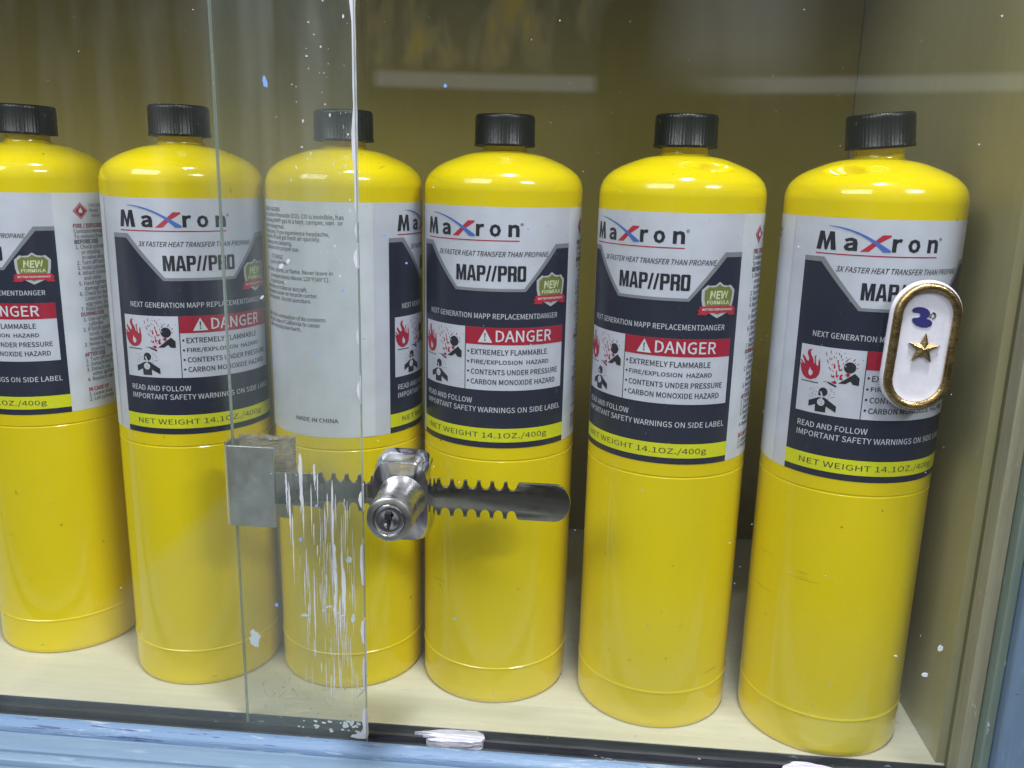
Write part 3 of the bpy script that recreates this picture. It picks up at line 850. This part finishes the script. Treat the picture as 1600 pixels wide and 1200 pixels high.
for i, (x, y, s0, ct, lb) in enumerate(cylinders):
    if i == 0:
        t, parts = proto, (p_body, p_cap, p_lab)
    else:
        t = proto.copy(); COL.objects.link(t)
        t['label'] = lb
        parts = []
        for q in (p_body, p_cap, p_lab):
            c = q.copy(); COL.objects.link(c); c.parent = t
            parts.append(c)
    t.location = (x, y, 0.0)
    parts[0].rotation_euler = (0, 0, random.uniform(-0.4, 0.4) if i not in dents else 0)
    parts[1].location = (0, 0, 0.2648 + (0.0006, 0.0004, 0.0, -0.0008, 0.0, 0.0012)[i])      # caps screwed down more or less
    parts[1].rotation_euler = (rad(ct[0]), rad(ct[1]), random.uniform(0, 0.1))
    parts[2].rotation_euler = (0, 0, s0/R + DEL)
    if i in dents:
        b = body_bm(dents[i])
        me = bpy.data.meshes.new('body')
        bmesh.ops.recalc_face_normals(b, faces=b.faces)
        b.to_mesh(me); b.free()
        me.materials.append(YEL)
        for p in me.polygons:
            p.use_smooth = True
        me.set_sharp_from_angle(angle=rad(40))
        parts[0].data = me
        parts[0]['label'] = 'yellow body with a dent pressed into its shoulder'

# ---------------------------------------------------------------- sliding glass doors
YF0, YF1 = 0.3437, 0.3471          # outer pane
YB0, YB1 = 0.3512, 0.3545          # inner pane
def pane(name, x0, x1, y0, y1, z0, z1, gm, parent, cut):
    bm = bmesh.new()
    fs = box(bm, x0, x1, y0, y1, z0, z1)
    for f in fs:
        cx_ = f.calc_center_median().x
        f.material_index = 1 if ('R' in cut and cx_ > x1-1e-4) or ('L' in cut and cx_ < x0+1e-4) else 0
    return obj(name, bm, [gm, EDGE], parent)
doorF = thing('sliding_glass_door', 'left outer glass pane with white paint streaks and a paint smeared vertical edge', 'glass door', (0, 0, 0))
XF = -0.0912
pane('pane', XL, XF, YF0, YF1, -0.0034, ZT, GLF, doorF, ('R',))
doorB = thing('sliding_glass_door', 'right inner glass pane carrying the oval badge, its edge gripped by the metal clamp', 'glass door', (0, 0, 0))
XBK = -0.1504
pane('pane', XBK, 0.1684, YB0, YB1, -0.0030, ZT, GLB, doorB, ('L',))

def streak_pts(x, z0, z1, w_, seg=9, lean=0.0):
    lft, rgt = [], []
    for i in range(seg+1):
        t = i/seg
        ww = w_*(0.25+0.75*math.sin(math.pi*min(1, t*1.15+0.08))**0.6)*random.uniform(0.55, 1.0) if 0 < i < seg else w_*0.06
        xx = x + lean*t + random.uniform(-0.12, 0.12)*w_
        lft.append((xx-ww/2, z0+(z1-z0)*t)); rgt.append((xx+ww/2, z0+(z1-z0)*t))
    return lft + rgt[::-1]
def skin(parts, name, m, parent, y, th=0.00012):
    bm = bmesh.new()
    for k_, pts in enumerate(parts):
        try:
            prism(bm, pts, y-th-(k_ % 47)*0.000004, y-0.00002)
        except Exception:
            pass
    return obj(name, bm, m, parent)
mm = lambda L_: [(x/1000, z/1000) for x, z in L_]
streaks = []
big = [(-117.5, 135.5, 108, 2.6), (-116.9, 118, 96, 1.0), (-124.0, 126.5, 108, 1.5), (-122.8, 122, 94, 1.3), (-121.8, 108, 74, 0.8), (-111.5, 131, 119, 1.8), (-110.2, 127, 112, 1.2), (-113.2, 122, 98, 0.7), (-104.0, 124, 76, 1.5), (-103.6, 95, 66, 2.4), (-103.9, 72, 56, 2.0), (-100.4, 94, 58, 1.5), (-99.6, 84, 54, 1.9), (-101.8, 70, 46, 1.3), (-106.2, 118, 104, 0.9), (-107.5, 112, 90, 0.6), (-113.0, 82, 40, 1.0), (-116.0, 66, 50, 0.7), (-115.2, 72, 56, 0.6)]
for x, a, b, ww in big:
    streaks.append(mm(streak_pts(x, a, b, ww*0.72, 12, random.uniform(-0.4, 0.2))))
for k in range(105):
    x = random.triangular(-122, -93.2, -97.5)
    a = random.uniform(30, 118) if x > -110 else random.uniform(35, 110)
    ln = random.uniform(4, 24)
    streaks.append(mm(streak_pts(x, a, max(19, a-ln), random.choice((0.12, 0.16, 0.22, 0.3, 0.45)), 8, random.uniform(-0.3, 0.2))))
skin(streaks, 'paint_streaks', WPAINT, doorF, YF0)
def blob(x, z, r, n=10, el_=1.0, ang=0.0):
    o = []
    for i in range(n):
        a = 2*math.pi*i/n
        rr = r*random.uniform(0.65, 1.15)
        dx, dz = rr*math.cos(a), rr*el_*math.sin(a)
        o.append((x+dx*math.cos(ang)-dz*math.sin(ang), z+dx*math.sin(ang)+dz*math.cos(ang)))
    return o
white = []
for k in range(52):
    x = -93.5-abs(random.gauss(0, 11)); z = random.triangular(205, 330, 262)
    white.append(mm(blob(x, z, random.choice((0.15, 0.2, 0.3, 0.4)), 8, random.uniform(0.8, 2.2))))
for k in range(10):
    white.append(mm(blob(random.uniform(-260, -94), random.uniform(10, 320), random.uniform(0.12, 0.32), 8)))
for x, z, r, e in ((-122.5, 214, 0.9, 1.3), (-119.5, 216, 0.7, 1.5), (-131, 201, .7, 1.4)):
    white.append(mm(blob(x, z, r, 10, e, -0.6)))
skin(white, 'paint_specks', WPAINT, doorF, YF0)
skin([mm(blob(-126.0, 284.0, 1.1, 14, 2.1, 0.25)), mm(blob(-113.2, 222.6, 0.35, 10)), mm(blob(-118.5, 96, 0.7, 10, 1.5)), mm(blob(-111, 112, 0.7, 10)), mm(blob(-130.5, 64, 0.8, 12)), mm(blob(-109.5, 178, 0.55, 10, 1.4)), mm(blob(-97.5, 205, 0.6, 10))] +
     [mm(blob(random.uniform(-140, -95), random.uniform(20, 200), random.uniform(0.25, 0.45), 9)) for k in range(10)], 'paint_specks', BPAINT, doorF, YF0)
skin([mm(blob(-141.0, 47.0, 2.7, 18, 1.6)), mm(blob(-97.2, 88, 1.5, 12, 1.2)), mm(blob(-96.0, 60, 1.0, 12, 2.4)), mm(blob(-118, 60, 2.0, 14, 0.3))] +
     [mm(blob(-109+9*i/6, 63+2.2*math.sin(i*0.9), 0.9, 9, 0.5, 0.5)) for i in range(7)], 'paint_specks', GPAINT, doorF, YF0)
# scratches and smears in the dirt at the foot of the pane
scr = []
for k in range(60):
    x = random.uniform(-142, -94); z = random.uniform(9, 30)
    a = random.choice((random.uniform(-0.5, 0.5), random.uniform(0.8, 1.4), random.uniform(-1.3, -0.9)))
    ln = random.choice((1.0, 1.6, 2.4, 3.5, 5.0, 7.0)); hw = random.uniform(0.06, 0.3)*(1.8 if k % 9 == 0 else 1)
    dx, dz = math.cos(a)*ln, math.sin(a)*ln
    scr.append(mm([(x, z), (x+dx*0.5-dz/ln*hw, z+dz*0.5+dx/ln*hw), (x+dx, z+dz), (x+dx*0.5+dz/ln*hw, z+dz*0.5-dx/ln*hw)]))
SCR = mat('grey_scrape', (0.27, 0.28, 0.21), 0.7)
skin(scr, 'scrapes', SCR, doorF, YF0)
skin([mm([(-98.5, 0.4), (-97.6, 1.6), (-95.8, 1.9), (-94.9, 3.6), (-93.6, 3.1), (-92.6, 5.4), (-91.4, 9.5), (-91.3, 0), (-95, -0.2)]), mm(blob(-100.5, 6.2, 1.5, 13, 1.1, 0.6)), mm(blob(-97.6, 7.6, 1.7, 12, 0.5, 0.9)), mm(blob(-94.6, 7.4, 1.2, 11, 0.6, -0.5))] + [mm(blob(random.uniform(-125, -94), random.uniform(2.5, 9), random.uniform(0.4, 1.1), 9, 0.5, random.uniform(-.4, .4))) for k in range(26)], 'paint_smears', GPAINT, doorF, YF0)
# paint run down the cut edge of the outer pane
edge = []
zs = [330, 318, 306, 296, 284, 276, 266, 258, 250, 243, 238]
lf = [(-91.7-random.uniform(0, 1.3)*(0.5 if z < 250 else 1), z) for z in zs]
edge.append(mm([(-91.22, 330)] + lf + [(-91.22, 236)]))
for z0, z1, ww in ((232, 226, 0.9), (222, 214, 1.6), (190, 183, 1.1), (168, 160, 1.3), (120, 112, 1.4), (96, 76, 1.2), (60, 48, 1.5), (42, 24, 1.1), (16, 2, 1.6)):
    edge.append(mm([(-91.22, z0), (-91.2-ww*0.7, z0-1.5), (-91.2-ww, (z0+z1)/2), (-91.2-ww*0.5, z1+1), (-91.22, z1)]))
skin(edge, 'edge_paint', WPAINT, doorF, YF0, 0.0004)
bm = bmesh.new()
for z0, z1, a, b in ((232, 330, 0.3449, 0.3466), (214, 224, .3437, .345), (158, 170, .3437, .3455), (24, 60, .344, .3465), (0, 14, .3437, .3475), (76, 98, .3437, .3448), (110, 122, .345, .347)):
    n = max(3, int((z1-z0)/5))
    pa, pb = [], []
    for i in range(n+1):
        z = (z0+(z1-z0)*i/n)/1000
        pa.append((a+random.uniform(0, 0.0004), z)); pb.append((b-random.uniform(0, 0.0012), z))
    ring = pa + pb[::-1]
    lo = [bm.verts.new((XF+0.00003, y, z)) for y, z in ring]; hi = [bm.verts.new((XF+0.0003, y, z)) for y, z in ring]
    for t in tessellate_polygon([[Vector((y, z, 0)) for y, z in ring]]):
        bm.faces.new([hi[q] for q in t])
    for i in range(len(ring)):
        j = (i+1) % len(ring)
        bm.faces.new((lo[i], lo[j], hi[j], hi[i]))
obj('edge_paint', bm, WPAINT, doorF)
# specks on the inner pane
wsp = [mm(blob(random.uniform(-88, 165), random.uniform(5, 330), random.uniform(0.12, 0.34), 8, random.uniform(0.8, 1.6))) for k in range(30)]
wsp += [mm(blob(157, 60, 1.3, 10, 1.2)), mm(blob(152, 47, 1.6, 10, .6)), mm(blob(139, 55, .7, 9, .6))]
skin(wsp, 'paint_specks', WPAINT, doorB, YB0)
skin([mm(blob(x, z, r, 10)) for x, z, r in ((-57.5, 284.5, 0.75), (-82, 227, .8), (-73, 216, .55), (-24, 231, .45), (27, 124, .35), (-52, 59, .6))] +
     [mm(blob(random.uniform(-88, 150), random.uniform(5, 200), random.uniform(.15, .35), 8)) for k in range(22)], 'paint_specks', BPAINT, doorB, YB0)

# ---------------------------------------------------------------- showcase lock: toothed bar, wrap-round clamp, lock body
lock = thing('showcase_lock', 'chrome showcase lock with key barrel on a double toothed steel bar clamped to the glass', 'lock', (0, 0, 0))
BY0, BY1 = 0.3484, 0.3496
ztop, zbot, dep = 125.4, 108.6, 3.8
def teeth(x0, n, pitch, zt, zr):
    """rounded notches between narrow teeth, tips at zt, roots at zr"""
    o = []
    for k in range(n):
        x = x0 + k*pitch
        e = 0.12 if zt > zr else -0.12
        o += [(x-0.75, zt-e), (x-0.3, zt), (x+0.3, zt), (x+0.75, zt-e)]
        for i in range(1, 12):
            a = math.pi*i/12
            o.append((x+pitch/2-math.cos(a)*(pitch/2-0.8), zt-e-(zt-e-zr)*math.sin(a)**0.8))
    return o
xa = -110.5; npitch = 15; pitch = 5.72
up_ = teeth(xa, npitch, pitch, ztop, ztop-dep)
lo_ = teeth(xa, npitch, pitch, zbot, zbot+dep)
xe = xa+npitch*pitch
pts = [(-131.5, ztop-0.8), (-122, ztop-0.9), (xa-1.2, ztop-0.9)] + up_ + [(xe-0.2, ztop-0.2), (xe+1, ztop)]
for i in range(0, 13):
    a = math.pi/2 - math.pi*i/12
    pts.append((-9.6+6.9*math.cos(a), (ztop+zbot)/2+(ztop-zbot)/2*math.sin(a)))
pts += [(xe+1, zbot), (xe-0.2, zbot+0.2)] + lo_[::-1] + [(xa-1.2, zbot+0.9), (-122, zbot+0.9), (-131.5, zbot+0.8)]
bm = bmesh.new(); a_, b_ = prism(bm, mm(pts), BY0, BY1)
rim = [e for e in bm.edges if len(e.link_faces) == 2 and abs(e.link_faces[0].normal.dot(e.link_faces[1].normal)) < 0.3 and abs(e.verts[0].co.y-e.verts[1].co.y) < 1e-7]
bm.normal_update()
rim = [e for e in bm.edges if abs(e.verts[0].co.y-BY0) < 1e-7 and abs(e.verts[1].co.y-BY0) < 1e-7 and any(abs(f.normal.y) < 0.3 for f in e.link_faces)]
bmesh.ops.bevel(bm, geom=rim, offset=0.00035, segments=2, profile=0.5, affect='EDGES')
obj('toothed_bar', bm, BARM, lock, True, 25)
# clamp: sheet bent round the edge of the inner pane
bm = bmesh.new()
prof = [(-130.6, 348.2)]
for i in range(9):
    a = math.pi/2 + math.pi/2*i/8
    prof.append((-149.6+3.0*math.cos(a), 351.2-3.0*math.sin(a)))
for i in range(9):
    a = math.pi + math.pi/2*i/8
    prof.append((-149.6+3.0*math.cos(a), 355.8-3.0*math.sin(a)))
prof.append((-127, 358.8))
inner = []
for i, (x, y) in enumerate(prof):
    a = Vector(prof[max(0, i-1)]); b = Vector(prof[min(len(prof)-1, i+1)])
    d = (b-a).normalized(); n = Vector((-d.y, d.x))
    inner.append((x+n.x*1.0, y+n.y*1.0))
ring = prof + inner[::-1]
zlo, zhi = 0.0993, 0.1360
va = [bm.verts.new((x/1000, y/1000, zlo)) for x, y in ring]; vb = [bm.verts.new((x/1000, y/1000, zhi)) for x, y in ring]
n = len(ring); h = len(prof)
for i in range(n):
    j = (i+1) % n
    bm.faces.new((va[i], va[j], vb[j], vb[i]))
for i in range(h-1):
    bm.faces.new((vb[i], vb[i+1], vb[n-2-i], vb[n-1-i]))
    bm.faces.new((va[i], va[n-1-i], va[n-2-i], va[i+1]))
bmesh.ops.bevel(bm, geom=[e for e in bm.edges if abs(e.verts[0].co.z-e.verts[1].co.z) < 1e-6 and e.verts[0].co.z > 0.13], offset=0.0003, segments=2, affect='EDGES')
clamp = obj('clamp', bm, PLATE, lock, True, 35)
# two tiny punch marks
bm = bmesh.new()
for x, z in ((-146.3, 130.2), (-144.6, 118.0)):
    prism(bm, mm(blob(x, z, 0.5, 8, 0.5, -0.5)), 0.34812, 0.34819)
obj('punch_mark', bm, HOLE, clamp)
# lock body: a bulging rounded shield of metal
bm = bmesh.new()
cx, cz = -73.2, 118.6
def outline(k, wx=12.9, wz=19.3):
    o = []
    for i in range(56):
        a = 2*math.pi*i/56
        c, s = math.cos(a), math.sin(a)
        o.append((cx+wx*k*math.copysign(abs(c)**0.36, c)*(1-0.14*abs(s)**2.0), cz+(wz*k-(1-k)*4)*math.copysign(abs(s)**0.45, s)))
    return o
rings = []
for k, y in ((0.93, 0.3505), (1.0, 0.3498), (1.0, 0.3432), (0.985, 0.3422), (0.915, 0.3378), (0.895, 0.3370), (0.75, 0.3360), (0.55, 0.3351), (0.35, 0.3345), (0.15, 0.3342)):
    rings.append([bm.verts.new((x/1000, y, z/1000)) for x, z in outline(k)])
for a, b in zip(rings, rings[1:]):
    for i in range(56):
        j = (i+1) % 56
        bm.faces.new((a[i], a[j], b[j], b[i]))
bm.faces.new(rings[-1]); bm.faces.new(rings[0][::-1])
body = obj('lock_body', bm, CHROME, lock, True, 24)
def lathe_y(prof, cx_, cz_, n_=72):
    bm = bmesh.new()
    lathe(bm, [(r/1000, y/1000) for r, y in prof], n_)
    for v in bm.verts:
        x, y, z = v.co
        v.co = (cx_/1000+x, z, cz_/1000+y)
    return bm
BX, BZ = -72.4, 120.4
barrel = obj('key_barrel', lathe_y([(10.4, 337.0), (10.0, 334.6), (9.6, 332.5), (9.4, 330), (9.3, 320.0), (9.2, 313.9), (8.9, 313.1), (8.3, 312.7), (6.6, 312.4), (6.4, 312.7), (6.3, 313.2)], BX, BZ), NICKEL, lock, True, 30)
plug = obj('key_plug', lathe_y([(6.25, 314.5), (6.2, 312.9), (5.8, 312.6), (3.4, 312.7), (2.4, 313.3), (0, 313.6)], BX, BZ), CHROME, barrel, True, 40)
bm = bmesh.new()
prism(bm, mm([(BX-1.5, BZ+0.4), (BX+0.8, BZ+0.4), (BX+0.8, BZ+3.0), (BX-1.5, BZ+3.0)]), 0.3117, 0.3128)
prism(bm, mm([(BX-0.6, BZ-3.4), (BX+0.1, BZ-3.4), (BX+0.1, BZ+0.3), (BX-0.6, BZ+0.3)]), 0.3119, 0.3130)
obj('keyhole', bm, HOLE, plug)

# fuzzy cardboard packing stuffed in the clamp
bm = bmesh.new()
nx, ny, nz = 26, 3, 14
x0, x1, y0, y1, z0, z1 = -0.1488, -0.1245, 0.3556, 0.3582, 0.1085, 0.1376
fs = box(bm, x0, x1, y0, y1, z0, z1)
bmesh.ops.subdivide_edges(bm, edges=bm.edges[:], cuts=13, use_grid_fill=True)
for v in bm.verts:
    ex = (v.co.x > x1-0.0004) or (v.co.z > z1-0.0004)
    v.co.x += random.uniform(-1, 1)*(0.0006 if ex else 0.0001)
    v.co.z += random.uniform(-1, 1)*(0.0007 if ex else 0.0001)
    v.co.y += random.uniform(-0.0001, 0.0001)
fib = []
for k in range(90):
    x = random.uniform(x0+0.001, x1); z = z1-0.0006; yy = random.uniform(0.3545, y1)
    if k > 60:
        x = x1-0.0006; z = random.uniform(z0+0.012, z1)
    a = random.uniform(-0.6, 3.6); ln = random.uniform(0.0012, 0.0032)
    d = Vector((math.cos(a)*ln, random.uniform(-0.0006, 0.0006), abs(math.sin(a))*ln*0.7 if k <= 60 else math.sin(a)*ln*0.5))
    if k > 60:
        d.x = abs(d.x)
    wv = 0.00011
    q = [bm.verts.new((x-wv, yy, z)), bm.verts.new((x+wv, yy, z)), bm.verts.new((x+d.x+wv*0.5, yy+d.y, z+d.z)), bm.verts.new((x+d.x-wv*0.5, yy+d.y, z+d.z))]
    q2 = [bm.verts.new((v.co.x, v.co.y+0.0002, v.co.z+0.00012)) for v in q]
    bm.faces.new(q); bm.faces.new(q2[::-1])
    for i in range(4):
        j = (i+1) % 4
        bm.faces.new((q[i], q2[i], q2[j], q[j]))
pad = obj('cardboard_wad', bm, CARD)
tag(pad, 'frayed brown cardboard wad stuffed between the metal clamp and the glass edge', 'cardboard')

# ---------------------------------------------------------------- oval badge on the inner pane
badge = thing('oval_badge', 'white oval badge with gold rim, gold star and dark blue mark on the glass', 'badge', (0.1317, YB0, 0.1900))
ANG = rad(-2.0)
def oval(hw, hl, n_=20):
    o = []
    for s in (1, -1):
        for i in range(n_+1):
            a = (0 if s == 1 else math.pi) + math.pi*i/n_
            o.append((hw*math.cos(a), s*(hl-hw)+hw*math.sin(a)))
    return [(x*math.cos(ANG)-z*math.sin(ANG), x*math.sin(ANG)+z*math.cos(ANG)) for x, z in o]
def loft(steps, m, name, parent, smooth=True, closed_front=True, ring=False):
    bm = bmesh.new()
    rs = [[bm.verts.new((x/1000, y/1000, z/1000)) for x, z in oval(hw, hl)] for hw, hl, y in steps]
    n_ = len(rs[0])
    seq = list(zip(rs, rs[1:])) + ([(rs[-1], rs[0])] if ring else [])
    for a, b in seq:
        for i in range(n_):
            j = (i+1) % n_
            bm.faces.new((a[i], a[j], b[j], b[i]))
    if closed_front:
        bm.faces.new(rs[-1])
    return obj(name, bm, m, parent, smooth, 40)
loft([(13.6, 26.1, -0.05), (13.6, 26.1, -1.2), (13.2, 25.7, -1.9), (12.4, 24.9, -2.1)], CLEAR, 'badge_base', badge)
loft([(12.7, 25.2, -1.6), (12.7, 25.2, -3.4), (12.2, 24.7, -4.0), (11.3, 23.8, -4.3), (10.3, 22.8, -4.1), (9.5, 22.0, -3.5), (9.3, 21.8, -1.8)], BRASS, 'gold_rim', badge, ring=True, closed_front=False)
loft([(9.6, 22.1, -1.7), (9.55, 22.05, -2.6), (8.6, 21.1, -2.45), (7.0, 19.5, -2.35)], ENAMEL, 'enamel_face', badge)
bm = bmesh.new()
sx, sz = 0.4, -0.5
pts = []
for i in range(10):
    a = math.pi/2 + math.pi*i/5 + rad(-3)
    r = 6.1 if i % 2 == 0 else 2.45
    pts.append((sx+r*math.cos(a), sz+r*math.sin(a)))
cv = bm.verts.new((sx/1000, -0.0042, sz/1000))
fr = [bm.verts.new((x/1000, -0.0033, z/1000)) for x, z in pts]; bk = [bm.verts.new((x/1000, -0.0023, z/1000)) for x, z in pts]
for i in range(10):
    j = (i+1) % 10
    bm.faces.new((fr[i], fr[j], cv)); bm.faces.new((bk[i], bk[j], fr[j], fr[i]))
obj('gold_star', bm, BRASS, badge)
mk = [(-5.6, 14.4), (-5.2, 15.1), (-4.3, 15.6), (-2.8, 15.8), (-1.2, 15.6), (0.2, 15.0), (1.1, 14.0), (1.3, 12.9), (0.9, 12.0), (0.0, 11.3), (1.4, 11.0), (2.3, 10.3), (2.6, 9.4), (2.1, 8.5), (0.8, 7.9), (-1.2, 7.9), (-3.4, 8.6), (-4.8, 9.8), (-5.2, 10.9), (-4.6, 11.5), (-3.4, 11.6), (-2.4, 11.9), (-2.2, 12.7), (-2.7, 13.4), (-3.8, 13.6), (-5.0, 13.6)]
bm = bmesh.new(); prism(bm, mm(mk), -0.00262, -0.0024)
obj('blue_mark', bm, VIOLET, badge)
bm = bmesh.new()
for k in range(9):
    prism(bm, mm(blob(random.uniform(1.6, 3.6), random.uniform(11.4, 14.2), random.uniform(.25, .5), 7)), -0.0026, -0.0024)
obj('silver_flecks', bm, NICKEL, badge)
